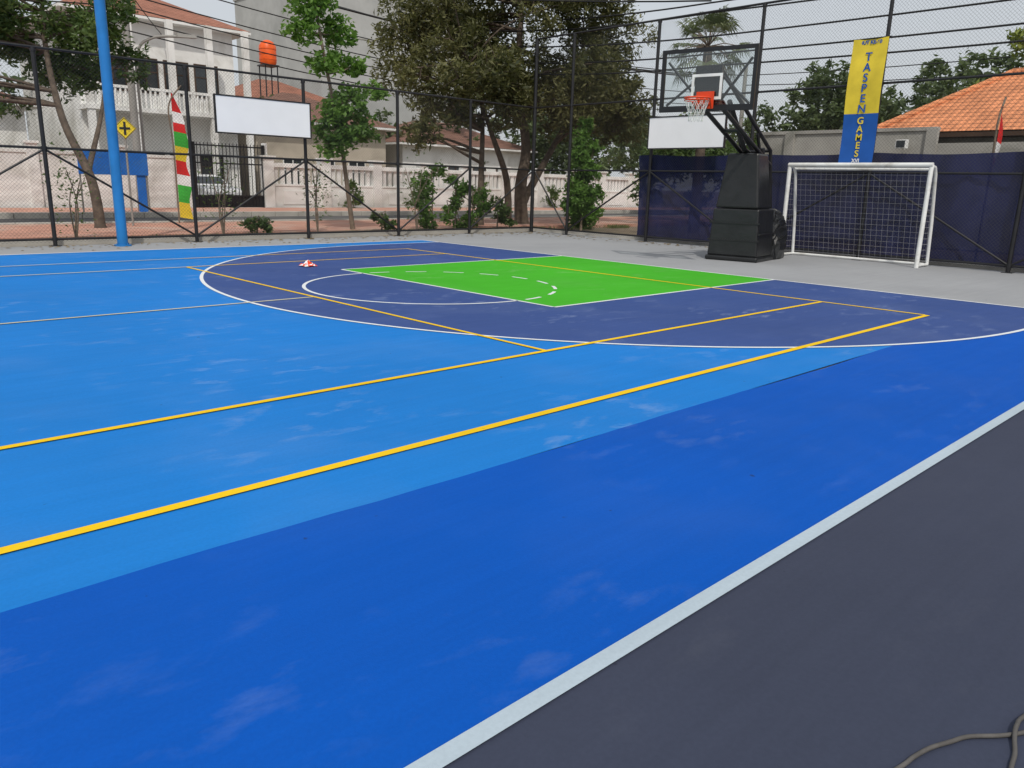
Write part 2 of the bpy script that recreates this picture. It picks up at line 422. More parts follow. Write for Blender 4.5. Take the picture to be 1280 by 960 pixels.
g.box(bx-.17,bx-.03,-.11,.11,2.97,3.075); g.box(bx-.045,bx-.031,-.17,.17,2.90,3.2)
g.tube([(bx-.05,-.13,2.93),(bx-.3,-.2,3.04)],.014,6); g.tube([(bx-.05,.13,2.93),(bx-.3,.2,3.04)],.014,6)
g.build('rim',M['orange'],e)
g=MB(T); nl=12
prof=[(.222,0),(.19,-.11),(.155,-.21),(.13,-.31),(.125,-.40)]
for k in range(nl):
    for s in (1,-1):
        pp=[]
        for j,(r_,z_) in enumerate(prof):
            a=2*math.pi*(k+s*j*.5)/nl; pp.append(rc+Vector((r_*math.cos(a),r_*math.sin(a),z_)))
        g.tube(pp,.0045,4,cap=False)
g.build('net',M['hnet'],e)

# ------------------------------------------------------------ goal
e=empty('futsal_goal',(17.5,7.6,0)); g=MB(); gx=17.5; ya,yb=6.05,9.12; gh=2.06
for y in (ya,yb):
    g.tube([(gx,y,-.02),(gx,y,gh-.1),(gx+.02,y,gh)],.046,12)
    g.tube([(gx,y,gh-.02),(gx+.2,y,gh-.04),(gx+.3,y,gh-.18),(gx+.5,y,.9),(gx+.6,y,.02)],.034,10)
    g.tube([(gx,y,.02),(gx+.6,y,.02)],.028,8)
g.tube([(gx,ya-.03,gh),(gx,yb+.03,gh)],.048,12)
g.tube([(gx+.24,ya,gh-.08),(gx+.24,yb,gh-.08)],.03,10)
g.tube([(gx+.6,ya,.02),(gx+.6,yb,.02)],.028,8)
g.build('frame',M['wpaint'],e)
sheet('back_net',(gx+.62,ya,.05),(0,yb-ya,0),(-.34,0,gh-.2),M['net'],e)
sheet('top_net',(gx+.26,ya,gh-.1),(0,yb-ya,0),(-.25,0,.09),M['net'],e)
for y in (ya,yb): sheet('side_net',(gx+.02,y,.05),(.5,0,0),(-.15,0,gh-.1),M['net'],e)

# ------------------------------------------------------------ banner
e=empty('vertical_banner',(18.05,7.9,3.4)); g=MB()
def bx_(y,z): return 18.08+.03*math.sin(z*3)+.015*math.sin(y*9)
yl,yr=8.26,7.50; zt_,zm,zb=4.72,3.17,2.10
def bq(z0,z1,n,mi):
    vs=[];fs=[]
    for i in range(n+1):
        z=z0+(z1-z0)*i/n
        for k in range(7):
            y=yl+(yr-yl)*k/6; vs.append((bx_(y,z),y,z))
    for i in range(n):
        for k in range(6):
            a=i*7+k; fs.append((a,a+1,a+8,a+7))
    g.add(vs,fs,mi,True)
bq(zb,zm,10,1); bq(zm,zt_,14,0)
g.build('cloth',[M['ycl'],M['bcl']],e)
g=MB(); 
for z in (zt_,zb): g.tube([(bx_(8,z),yl+.04,z),(bx_(8,z),yr-.04,z)],.015,8)
g.build('battens',M['black'],e)
RT=Matrix(((0,0,-1),(-1,0,0),(0,1,0)))
def letter(ch,y,z,size,m,nm='letter'):
    cu=bpy.data.curves.new(nm,'FONT'); cu.body=ch; cu.size=size; cu.align_x='CENTER'; cu.align_y='CENTER'; cu.offset=.004; cu.extrude=.001
    cu.materials.append(m); o=link(bpy.data.objects.new(nm,cu)); parent(o,e)
    o.matrix_basis=Matrix.Translation((bx_(y,z)-.02,y,z))@RT.to_4x4()
for i,ch in enumerate('TASPEN'): letter(ch,7.88,4.34-i*.215,.24,M['bcl'])
for i,ch in enumerate('GAMES'): letter(ch,7.88,3.02-i*.175,.20,M['ycl'])
letter('HUT KE-60',7.88,4.64,.10,M['bcl'],'small_lettering'); letter('XVI',7.88,2.17,.11,M['wcl'],'small_lettering')

# ------------------------------------------------------------ small things on the ground
def cat(pts,n=8):
    P=[Vector(p) for p in pts]; P=[P[0]]+P+[P[-1]]; out=[]
    for i in range(1,len(P)-2):
        for k in range(n):
            t=k/n; a,b,c,d=P[i-1:i+3]
            out.append(.5*((2*b)+(c-a)*t+(2*a-5*b+4*c-d)*t*t+(3*b-a-3*c+d)*t**3))
    out.append(P[-2]); return out
g=MB(); zc=.003
g.tube(cat([(1.80,.56,zc),(1.952,.525,zc),(2.02,.515,zc),(2.09,.498,zc),(2.157,.470,zc),(2.22,.442,zc),(2.29,.385,zc),(2.353,.345,zc),(2.45,.30,zc),(2.6,.2,zc),(3.1,-.3,zc)]),.0062,8)
g.tube(cat([(2.0,.27,zc),(2.10,.305,zc),(2.168,.325,zc),(2.24,.335,zc),(2.30,.352,zc+.006),(2.355,.362,zc+.012),(2.45,.36,zc),(2.7,.3,zc)]),.0062,8)
g.build('power_cable',M['hose'])
g=MB(); n=9; vs=[];fs=[]
for i in range(n):
    for k in range(n):
        u,v=i/(n-1)-.5,k/(n-1)-.5
        z=.012+max(0,.08*math.exp(-(u*u+v*v)*9))+random.uniform(-.02,.03)*(abs(u)<.45 and abs(v)<.45)
        vs.append((6.75+u*.24+random.uniform(-.015,.015),12.15+v*.26+random.uniform(-.015,.015),max(.008,z)))
for i in range(n-1):
    for k in range(n-1): a=i*n+k; fs.append((a,a+n,a+n+1,a+1))
g.add(vs,fs)
for i in range(len(g.m)): g.m[i]=1 if (i*7)%5<2 else 0
g.build('crumpled_plastic_bag',[M['orange'],M['wcl']])

# ------------------------------------------------------------ foliage
def leafmesh(name,cen,size,m,par=None,droop=.35,asp=.36,shade=None,upright=False):
    n=len(cen); d=rng.normal(size=(n,3)); d[:,2]=d[:,2]*.6-droop
    if upright: d[:,2]=np.abs(d[:,2])+1.2
    d/=np.linalg.norm(d,axis=1)[:,None]
    q=rng.normal(size=(n,3)); s=np.cross(d,q); s/=np.linalg.norm(s,axis=1)[:,None]
    nn=np.cross(d,s)
    l=(size*rng.uniform(.6,1.3,n))[:,None]
    V=np.stack([cen-d*l*.5,cen+s*l*asp*.5+nn*l*.06,cen+d*l*.5-nn*l*.1,cen-s*l*asp*.5+nn*l*.06],1).reshape(-1,3)
    me=bpy.data.meshes.new(name); me.vertices.add(4*n); me.vertices.foreach_set('co',V.ravel())
    me.loops.add(4*n); me.loops.foreach_set('vertex_index',np.arange(4*n)); me.polygons.add(n)
    me.polygons.foreach_set('loop_start',np.arange(n)*4); me.polygons.foreach_set('loop_total',np.full(n,4)); me.update()
    a=me.attributes.new('shade','FLOAT','FACE')
    if shade is None: shade=np.full(n,.5)
    sh=np.clip(shade+rng.normal(0,.2,n),0,1); a.data.foreach_set('value',sh.astype(np.float32))
    me.materials.append(m); o=link(bpy.data.objects.new(name,me))
    if par: parent(o,par)
    return o
def clump_pts(clumps,n):
    vol=np.array([c[3]**2.3 for c in clumps]); cnt=np.maximum(3,(n*vol/vol.sum()).astype(int))
    P=[];S=[]
    for c,k in zip(clumps,cnt):
        ns=max(4,k//16); d=rng.normal(size=(ns,3)); d/=np.linalg.norm(d,axis=1)[:,None]
        tw=d*(c[3]*rng.uniform(.35,1.08,ns)**.8)[:,None]; tw[:,2]*=.75
        idx=rng.integers(0,ns,k)
        p=np.array(c[:3])+tw[idx]+rng.normal(0,.11*c[3]**.5,(k,3))
        P.append(p); off=rng.normal(.45,.15); S.append(np.clip(off+rng.normal(0,.12,ns),0,1)[idx])
    return np.concatenate(P),np.concatenate(S)
def ell(c,r,k,rc):
    out=[]
    while len(out)<k:
        d=rng.normal(size=3); d/=np.linalg.norm(d); u=rng.uniform(.25,1)**.5
        p=np.array(c)+d*np.array(r)*u
        if d[2]<-.75 and u>.7: continue
        out.append((p[0],p[1],p[2],rc*rng.uniform(.65,1.25)))
    return out
def tree(name,trunks,clumps,n,size,lm_,bark,droop=.35,asp=.36,limb=.05,every=1):
    b=trunks[0][0][0]; e=empty(name,b)
    g=MB(); tips=[]
    for pts,r0,r1 in trunks:
        P=cat(pts,5); k=len(P); g.tube(P,[r0*(1.25 if i==0 else 1)+(r1-r0)*i/(k-1) for i in range(k)],9)
        tips+=[(p,r0+(r1-r0)*i/(k-1)) for i,p in enumerate(P) if i>k*.4]
    for c in clumps[::every]:
        cc=Vector(c[:3]); p,r_=min(tips,key=lambda q:(q[0]-cc).length+ (1.5 if q[0].z>cc.z else 0))
        mid=(p+cc)/2+Vector((random.uniform(-.2,.2),random.uniform(-.2,.2),random.uniform(-.1,.25)))
        g.tube(cat([p,mid,cc],4),[min(r_*.7,limb)*(1-.85*i/8)+.006 for i in range(9)],5)
        for _ in range(3):
            d=Vector((random.gauss(0,1),random.gauss(0,1),random.gauss(.2,.7))).normalized()*c[3]*.9
            g.tube([mid*.3+cc*.7,cc+d],[limb*.25+.004,.004],4)
    g.build('trunk_and_limbs',bark,e)
    P,S=clump_pts(clumps,n); leafmesh('crown',P,size,lm_,e,droop,asp,S)
    return e
cl=(ell((20.6,21.3,6.3),(4.6,4.2,3.1),44,1.15)+ell((17.3,20.6,4.7),(2.4,1.8,1.7),18,.8)+ell((23.6,20.5,4.4),(2.4,2,1.7),18,.85)
  +ell((20.3,20.8,8.2),(3.0,3,1.6),14,1.0)+ell((20.5,20.2,3.9),(3.2,1.6,.9),14,.75)+ell((16.2,20.6,3.3),(1.2,1,.8),6,.55))
tree('mango_tree',[([(20.3,20.8,0),(20.2,20.8,1.4),(20.5,20.9,2.8),(20.3,21.2,5),(20.5,21.3,7.5)],.27,.08),
 ([(20.35,20.8,.9),(21.2,20.6,2.3),(22.4,20.7,3.8),(23.3,20.6,5.4)],.15,.05),
 ([(19.5,20.7,0),(19.3,20.6,1.6),(18.6,20.7,3.2),(17.6,20.7,5.2)],.15,.05),
 ([(18.0,20.5,0),(18.1,20.6,1.5),(18.4,20.9,3.2),(18.6,21.2,5.5)],.13,.05)],cl,62000,.22,L['mango'],M['bark'],.5,.30,.07)
cl=[(11.3,19.6,5.9,.62),(11.0,19.6,5.2,.45),(12.1,19.7,5.3,.5),(11.6,19.6,4.5,.5),(12.4,19.8,3.5,.62),(12.0,19.7,2.75,.62),(12.9,19.8,2.9,.5),(11.9,19.6,3.2,.4),(12.5,19.7,4.5,.4),(11.4,19.6,6.8,.65),(10.9,19.7,7.5,.6),(13.4,19.9,3.9,.35),(11.8,19.6,2.3,.35)]
tree('slim_street_tree',[([(12.5,19.8,0),(12.35,19.8,1.2),(12.1,19.7,2.6),(11.7,19.6,4.2),(11.4,19.6,5.8),(11.2,19.6,7.3)],.075,.02)],cl,7500,.17,L['fresh'],M['barkl'],.2,.5,.03)
cl=ell((6.3,25,4.9),(2.3,1.8,1.7),22,.72)+ell((4.2,25,5.3),(1.6,1.4,1.6),11,.7)+ell((8.0,25.2,4.2),(1.0,1.0,.9),7,.5)+[(6.0,25,6.8,.6),(7.0,25,6.5,.55),(5.2,24.6,3.2,.5)]+ell((3.6,25.5,3.6),(1.4,1,.8),7,.55)
tree('street_tree',[([(6.5,22.4,0),(6.45,22.6,1.3),(6.2,23.6,2.8),(6.3,24.8,4.6),(6.4,25,6)],.14,.04),([(6.42,22.7,1.5),(7.1,23.6,2.8),(7.7,24.8,3.9)],.08,.03)],cl,19000,.19,L['mid'],M['bark'],.4,.36,.045)
cl=[(19.6+random.uniform(-.5,.5)*(1-z/5),17.3+random.uniform(-.5,.5)*(1-z/5),z,.42*(1.1-z/5.5)) for z in np.linspace(.5,3.4,20)]
tree('young_tree',[([(19.6,17.3,0),(19.62,17.3,1.5),(19.58,17.3,3.3)],.045,.012)],cl,8000,.15,L['fresh'],M['barkl'],.3,.45,.02)
for (x,y,h,r_) in ((14.9,19.2,1.8,.5),(16.6,19.3,1.3,.5),(15.9,19.3,1.5,.45),(9.2,19.1,.4,.3),(21.5,18.9,.9,.6),(13.0,19.1,.5,.3),(17.6,19.2,.9,.35)):
    cl=[(x+random.uniform(-r_,r_),y+random.uniform(-.3,.3),z,r_*.5) for z in np.linspace(.2,h,7)]
    tree('shrub',[([(x,y,0),(x+.03,y,h*.5),(x,y,h)],.03,.01)],cl,int(900*h),.14,L['fresh'] if h>1 else L['mid'],M['barkl'],.2,.42,.015)
for x in (21.5,25.5,30.0,36.0):
    cl=[(x+random.uniform(-.5,.5),34.0+random.uniform(-.2,.2),z,.35) for z in np.linspace(.3,1.3,6)]
    tree('shrub',[([(x,34,0),(x+.03,34,.7),(x,34,1.2)],.03,.01)],cl,700,.17,L['mid'],M['barkl'],.2,.42,.015)
for x in (2.6,5.0,8.3,10.9,14.2):
    e=empty('young_sapling',(x,19.0,0)); g=MB()
    for k in range(4):
        g.tube(cat([(x,19.0,0),(x+random.uniform(-.1,.1),19.0,.8),(x+random.uniform(-.35,.35),19.0+random.uniform(-.2,.2),1.3+random.uniform(0,.7))],3),[.018]*3+[.012]*3+[.006],5)
    g.build('stems',M['barkl'],e)
    leafmesh('leaves',np.array([x,19.0,1.2])+rng.normal(0,1,(200,3))*np.array([.25,.2,.4]),.1,L['mid'],e,.1,.4)
n=9000; gx_=rng.uniform(-4,24,n); keep=(np.sin(gx_*1.1)+np.sin(gx_*2.7+1)+rng.normal(0,.7,n))>.2
P=np.stack([gx_,18.7+rng.exponential(.2,n),rng.uniform(-.02,.07,n)],1)[keep]
leafmesh('verge_grass',P[P[:,1]<19.4],.15,L['grass'],None,0,.14,None,True)
# fallen leaves gathered along the fence line
n=420; fx=rng.uniform(-2,18,n); fy=18.15-rng.exponential(.35,n)
n2=160; P=np.concatenate([np.stack([fx,fy,np.full(n,-.008)],1),np.stack([18.1-rng.exponential(.3,n2),rng.uniform(9.5,18,n2),np.full(n2,-.008)],1)])
def flatleaves(name,P,size,m):
    V=[];F=[]
    for p in P:
        a=random.uniform(0,6.28); l=size*random.uniform(.5,1.2); d=Vector((math.cos(a),math.sin(a),0)); s=Vector((-d.y,d.x,0)); p=Vector(p)
        o=len(V); V+=[p-d*l*.5,p+s*l*.22+Vector((0,0,.012)),p+d*l*.5,p-s*l*.22+Vector((0,0,.01))]; F.append((o,o+1,o+2,o+3))
    me=bpy.data.meshes.new(name); me.from_pydata([tuple(v) for v in V],[],F); at=me.attributes.new('shade','FLOAT','FACE'); at.data.foreach_set('value',rng.uniform(0,1,len(F)).astype(np.float32)); me.materials.append(m); link(bpy.data.objects.new(name,me))
flatleaves('fallen_leaves',P,.11,L['dry'])
cl=ell((40,13,5.2),(3,9,2.1),34,1.35)+ell((38,25,3.6),(3,6,1.8),18,1.2)+ell((44,-2,5.2),(3,7,2.4),16,1.3)
P,S=clump_pts(cl,34000); leafmesh('background_trees',P,.34,L['far'],None,.3,.42,S)
P,S=clump_pts(ell((37,9,6.0),(2,4,1.7),14,1.0),9000); leafmesh('background_trees',P,.3,L['farl'],None,.3,.42,S)
P,S=clump_pts(ell((50,44,4.5),(16,3,2.8),40,1.7)+ell((28,47,4.5),(9,2,1.6),14,1.1)+ell((6,52,5),(8,3,3),14,1.7),30000); leafmesh('background_trees',P,.4,L['far'],None,.3,.42,S)
P,S=clump_pts(ell((30,19,2.2),(4,4,1.6),18,.95),11000); leafmesh('background_shrubs',P,.24,L['mid'],None,.3,.42,S)

# palm
e=empty('fan_palm_tree',(24,15.9,0)); g=MB(); c=Vector((24,15.9,6.1))
g.tube([(24,15.9,0),(24.05,15.9,3),(24,15.9,6.1)],[.2,.16,.15],10); g.build('trunk',M['bark'],e)
V=[];Fc=[];Sh=[]; g=MB()
for i in range(34):
    el_=random.uniform(-.8,1.3); az=i*2.39996
    d=Vector((math.cos(az)*math.cos(el_),math.sin(az)*math.cos(el_),math.sin(el_)))
    Lp=random.uniform(.8,1.15); hub=c+d*Lp+Vector((0,0,-.1))
    g.tube([c,c+d*Lp*.5+Vector((0,0,.05)),hub],[.02,.016,.012],4)
    side=d.cross(Vector((0,0,1))).normalized(); up=side.cross(d).normalized()
    nb=18; sh=random.uniform(.15,.9)
    for k in range(nb):
        a=(k/(nb-1)-.5)*3.6; dd=(d*math.cos(a)+side*math.sin(a)).normalized()
        ln=.60*(1-.25*abs(a)/2)*random.uniform(.85,1.15); w_=side*math.cos(a)-d*math.sin(a)
        tip=hub+dd*ln+Vector((0,0,-.3*ln))+up*random.uniform(-.05,.1)
        mid=hub+dd*ln*.6+up*.07
        o=len(V); V+=[hub,mid+w_*.028,tip,mid-w_*.028]; Fc.append((o,o+1,o+2,o+3)); Sh.append(sh)
me=bpy.data.meshes.new('fronds'); me.from_pydata([tuple(v) for v in V],[],Fc); a=me.attributes.new('shade','FLOAT','FACE'); a.data.foreach_set('value',np.array(Sh,dtype=np.float32)); me.materials.append(L['palm'])
o=link(bpy.data.objects.new('fronds',me)); parent(o,e); g.build('petioles',M['barkl'],e)

# ------------------------------------------------------------ walls & buildings
g=MB(); WY=35.0
g.box(-25,14.0,WY,WY+.2,0,2.15); g.box(-25,14.05,WY-.04,WY+.24,2.15,2.27)
for x in np.arange(-24,14,3.2): g.box(x-.2,x+.2,WY-.1,WY+.3,0,2.5); g.box(x-.26,x+.26,WY-.16,WY+.36,2.5,2.6)
g.build('white_boundary_wall',M['wall'],bevel=.01)
g=MB(); xa,xb=17.6,46
g.box(xa,xb,WY,WY+.2,0,1.1); g.box(xa,xb,WY-.05,WY+.25,1.95,2.15); g.box(xa,xb,WY-.03,WY+.23,1.1,1.2)
for x in np.arange(xa,xb,3.0): g.box(x-.25,x+.25,WY-.12,WY+.32,0,2.35); g.box(x-.33,x+.33,WY-.2,WY+.4,2.35,2.46)
for x in np.arange(xa+.4,xb,.34):
    if abs(((x-xa+1.5)%3.0)-1.5)>.3: g.box(x-.10,x+.10,WY+.04,WY+.16,1.2,1.95)
for x in np.arange(xa+1.5,xb,3.0): g.box(x-.8,x+.8,WY-.03,WY,.25,.9)
g.build('white_ornamental_wall',M['wall'],bevel=.01)
e=empty('black_driveway_gate',(15.8,WY,0)); g=MB()
for x in (14.2,17.4): g.box(x-.06,x+.06,WY,WY+.12,.05,2.9)
for z in (.12,.6,2.0,2.75): g.box(14.26,17.34,WY+.03,WY+.09,z,z+.06)
for x in np.arange(14.35,17.3,.165): g.box(x-.014,x+.014,WY+.04,WY+.065,.18,2.9)
g.box(14.26,17.34,WY+.095,WY+.1,.18,.6)
g.build('bars',M['black'],e)
g=MB(); g.box(13.65,14.1,WY-.1,WY+.4,0,3.1); g.box(17.5,17.56,WY-.1,WY+.4,0,3.0); g.build('gate_posts',M['wall'],e,bevel=.02)
# car parked behind the gate
e=empty('parked_car',(15.6,37.2,0)); cx,cy=15.7,35.6
sec=[(0,.40,.80,.80),(.12,.3,.93,.84),(.5,.28,1.0,.86),(1.2,.28,1.07,.86),(1.75,.28,1.48,.74),(2.3,.28,1.54,.72),(3.3,.28,1.50,.72),(3.9,.35,1.05,.84),(4.3,.45,.95,.78)]
def carsec(y,zb_,zt_,hw,low):
    return [(cx-.84*low,cy+y,zb_),(cx+.84*low,cy+y,zb_),(cx+.86,cy+y,min(zt_,.95)),(cx+hw*.82 if zt_>1.1 else cx+.8,cy+y,zt_),(cx-hw*.82 if zt_>1.1 else cx-.8,cy+y,zt_),(cx-.86,cy+y,min(zt_,.95))]
g=MB(); V6=[carsec(*s,.95) for s in sec]; vs=[p for s in V6 for p in s]; fs=[]
for i in range(len(sec)-1):
    for k in range(6): fs.append((i*6+k,i*6+(k+1)%6,(i+1)*6+(k+1)%6,(i+1)*6+k))
nb=len(sec)*6
fs+= [tuple(range(6))[::-1],tuple(range(nb-6,nb))]
g.add(vs,fs); g.build('body',M['carw'],e,bevel=.04)
g=MB(); g.add([(cx-.70,cy+1.26,1.13),(cx+.70,cy+1.26,1.13),(cx+.56,cy+1.68,1.45),(cx-.56,cy+1.68,1.45)],[(0,1,2,3)])
g.box(cx-.4,cx+.4,cy-.03,cy+.01,.48,.68); g.build('windscreen_and_grille',M['glass'],e)
g=MB()
for s in (-.6,.6): g.box(cx+s-.14,cx+s+.14,cy-.02,cy+.03,.66,.78)
g.build('headlamps',M['panel'],e)
g=MB()
for s in (-.78,.78):
    for y in (.85,3.4): g.tube([(cx+s-.1,cy+y,.29),(cx+s+.1,cy+y,.29)],.31,16)
g.build('wheels',M['rubber'],e)
g=MB(); g.rect(13,19,35.2,41,-.022); g.build('driveway',M['kerb'])

def house(name,x0,x1,y0,y1,h,rh,wallm,roofm,over=.6,storeys=2,wins=4,gable=False,balcony=False):
    e=empty(name,((x0+x1)/2,y0,0)); g=MB(); g.box(x0,x1,y0,y1,0,h); g.build('walls',wallm,e)
    g=MB(); X0,X1,Ya,Yb=x0-over,x1+over,y0-over,y1+over; ym=(Ya+Yb)/2; hl=0 if gable else min((Yb-Ya)/2,(X1-X0)/2-.5)
    rv=[(X0,Ya,h),(X1,Ya,h),(X1,Yb,h),(X0,Yb,h),(X0+hl,ym,h+rh),(X1-hl,ym,h+rh)]
    g.add(rv,[(0,1,5,4),(2,3,4,5),(1,2,5),(3,0,4)])
    g.build('roof',roofm,e)
    g=MB(); g.box(X0,X1,Ya,Yb,h-.14,h-.02); 
    sh=h/storeys
    if balcony:
        g.box(x0-.2,x1+.2,y0-1.6,y0,sh-.05,sh+.15)
        for x in np.linspace(x0,x1,5): g.box(x-.14,x+.14,y0-1.55,y0-1.27,0,h-.15)
        g.box(x0,x1,y0-1.5,y0-1.38,sh+.95,sh+1.07)
        for x in np.arange(x0+.2,x1-.1,.22): g.tube([(x,y0-1.44,sh+.15),(x,y0-1.44,sh+.5),(x,y0-1.44,sh+.95)],[.05,.075,.045],6)
    g.build('eaves_and_trim',M['wall'],e)
    g=MB(); f_=MB()
    for s in range(storeys):
        zb_=s*sh+1.0
        for x in np.linspace(x0,x1,wins+2)[1:-1]:
            g.box(x-.55,x+.55,y0-.03,y0-.01,zb_,zb_+1.5)
            for xx in (-.6,-.02,.55): f_.box(x+xx,x+xx+.05,y0-.07,y0-.002,zb_-.05,zb_+1.55)
            for zz in (-.05,.9,1.5): f_.box(x-.55,x+.55,y0-.065,y0-.003,zb_+zz,zb_+zz+.05)
    g.build('windows',M['glass'],e); f_.build('window_frames',M['wall'] if wallm!=M['wall'] else M['wood'],e)
    return e
house('white_two_storey_house',11.6,19.0,41,51,8.6,2.2,M['wall'],M['tilex'],.7,2,4,balcony=True)
house('white_bungalow',-2,9.5,42,52,4.4,2.0,M['wall'],M['tileb'],.7,1,4)
house('brown_roof_house',20.5,29,42,50,4.6,1.9,M['beige'],M['tileb'],.7,1,3)
house('brown_roof_house',24.5,33,53,60,6.6,1.8,M['beige'],M['tilex'],.6,2,3)
house('brown_roof_house',31,42,43,51,3.9,1.8,M['wall'],M['tileb'],.7,1,4)
e=empty('rooftop_water_tank',(24.75,46,0)); g=MB(); tx,ty=24.75,48.5
g.tube([(tx,ty,8.3),(tx,ty,8.45),(tx,ty,9.4),(tx,ty,9.65),(tx,ty,9.75)],[.45,.52,.52,.36,.15],16)
for z in (8.6,8.9,9.2): g.tube([(tx,ty,z),(tx,ty,z+.05)],.54,16)
g.build('tank',M['tank'],e)
g=MB()
for dx in (-.4,.4):
    for dy in (-.4,.4): g.tube([(tx+dx,ty+dy,4.5),(tx+dx,ty+dy,8.25)],.04,6)
g.box(tx-.5,tx+.5,ty-.5,ty+.5,8.22,8.3); g.build('stand',M['black'],e)
e=empty('grey_concrete_building',(42,60,0)); g=MB(); g.box(35.2,52,60,75,0,17.2); g.box(35.1,52.1,59.9,75.1,17.2,17.5); g.build('walls',M['gwall'],e)
g=MB()
for z in (5.5,9.2,12.9): g.box(35.2,52,59.97,60,z,z+.08)
g.build('string_courses',M['oldwall'],e)
g=MB()
for x in (46,49): 
    for z in (6.8,10.5,14.0): g.box(x-.6,x+.6,59.96,59.99,z,z+1.3)
g.build('windows',M['glass'],e)

e=empty('orange_tile_roof_house',(26,5,0))
g=MB(); g.box(26.4,34,-7.5,10.2,0,3.4); g.build('walls',M['oldwall'],e)
g=MB(); g.add([(25.7,10.9,3.3),(25.7,-8.2,3.3),(34.6,-8.2,3.3),(34.6,10.9,3.3),(30.1,8.4,5.35),(30.1,-6.0,5.35)],[(0,1,5,4),(2,3,4,5),(1,2,5),(3,0,4)])
g.build('roof',M['tileo'],e)
g=MB(); g.tube([(30.1,8.4,5.38),(30.1,-6,5.38)],.12,8); g.tube([(25.7,10.9,3.35),(30.1,8.4,5.38)],.1,8); g.build('ridge_tiles',M['tileo'],e)
g=MB(); g.box(25.72,34.6,-8.15,10.85,3.14,3.27); g.build('eaves',M['wood'],e)
g=MB(); 
for y in (8,4,0): g.box(26.36,26.39,y-.6,y+.6,1.2,2.4)
g.build('windows',M['glass'],e)
g=MB(); g.box(24.6,24.8,8.5,14.0,0,3.25); g.box(24.55,24.85,8.5,14.05,3.25,3.35); g.box(24.6,24.8,-9,8.5,0,2.9)
for y in (8.6,12.9): g.box(24.5,24.6,y-.15,y+.15,0,3.3)
g.build('grey_boundary_wall',M['oldwall'])
e=empty('wall_lamp',(24.4,9.3,3)); g=MB(); g.tube([(24.55,9.3,2.75),(24.35,9.3,2.8)],.02,6); g.box(24.2,24.4,9.15,9.45,2.75,3.0); g.build('housing',M['wpaint'],e,bevel=.02)
g=MB(); g.box(24.19,24.2,9.18,9.42,2.78,2.97); g.build('lens',M['glass'],e)

# ------------------------------------------------------------ street furniture
e=empty('utility_pole',(10.6,31.3,0)); g=MB(); g.tube([(10.6,31.3,0),(10.6,31.3,10.5)],[.15,.1],12); g.build('pole',M['cpole'],e)
g=MB(); g.box(9.8,11.4,31.18,31.26,9.0,9.1); g.box(9.9,11.3,31.18,31.26,8.3,8.4)
for x in (9.9,10.3,10.9,11.3): g.tube([(x,31.22,9.1),(x,31.22,9.25)],.035,6)
g.build('crossarms',M['black'],e)
e=empty('street_lamp',(10.9,31.6,0)); g=MB()
g.tube(cat([(10.95,31.6,0),(10.95,31.6,3),(10.97,31.5,5.6),(11.4,31.2,6.25),(12.3,30.9,6.4)]),.05,8)
g.hexa([(12.2,30.78,6.36),(12.95,30.78,6.42),(12.95,31.02,6.42),(12.2,31.02,6.36)],[(12.2,30.82,6.5),(12.9,30.82,6.52),(12.9,30.98,6.52),(12.2,30.98,6.5)])
g.build('lamp_post_and_head',M['cpole'],e)
g=MB()
def wire(a,b,sag,r=.022,n=16):
    a,b=Vector(a),Vector(b); g.tube([a.lerp(b,i/n)-Vector((0,0,sag*4*(i/n)*(1-i/n))) for i in range(n+1)],r,4,cap=False)
for (x,z) in ((9.9,9.25),(10.3,9.25),(10.9,9.25),(11.3,9.25),(10.6,8.3),(10.6,7.6),(10.6,7.2),(10.6,6.8),(10.6,6.4)):
    wire((x,31.2,z),(x+36,31.2+(x-10.6)*.3-2,z-.8),.9); wire((x,31.2,z),(x-34,31.2,z),.9)
for z,s in ((5.05,.25),(4.75,.3),(5.5,.2),(6.1,.3),(6.35,.25),(7.0,.3)): wire((20,26,z+1.2),(19.6,13,z),s); wire((19.6,13,z),(19.5,-14,z+.35),s)
wire((11,31.3,9.0),(19.6,13,6.4),.5); wire((10.6,31.3,8.0),(23,56,9),.4)
wire((11.3,31.2,9.2),(40,24,7.5),.9); wire((40,24,7.5),(34,-20,8.2),.8); wire((40,24,7.0),(34,-20,7.6),.9)
g.build('overhead_cables',M['cable'])
e=empty('utility_pole',(19.65,-14,0)); g=MB(); g.tube([(19.65,-14,0),(19.65,-14,8)],[.14,.1],10); g.build('pole',M['cpole'],e)
e=empty('utility_pole',(40,24,0)); g=MB(); g.tube([(40,24,0),(40,24,8)],[.14,.1],10); g.build('pole',M['cpole'],e)
e=empty('crossroads_warning_sign',(7.5,23.0,0)); sx,sy,sz=7.52,23.0,2.64; R0=Matrix.Translation((sx,sy,sz))@Matrix.Rotation(math.radians(-18),4,'Z'); T=R0@Matrix.Rotation(math.pi/4,4,'Y')
g=MB(T); g.box(-.20,.20,-.01,.01,-.20,.20); g.build('plate',M['signy'],e,bevel=.006)
g=MB(R0); g.box(-.028,.028,-.02,-.012,-.17,.17); g.box(-.13,.13,-.021,-.013,-.028,.028)
g.build('cross_symbol',M['black'],e)
g=MB(T); 
for a_ in (-.19,.178): g.box(a_,a_+.012,-.016,-.0105,-.19,.19); g.box(-.178,.178,-.016,-.0105,a_,a_+.012)
g.build('border',M['black'],e)
g=MB(); g.tube([(sx,sy+.04,0),(sx,sy+.04,2.9)],.028,8); g.build('post',M['cpole'],e)
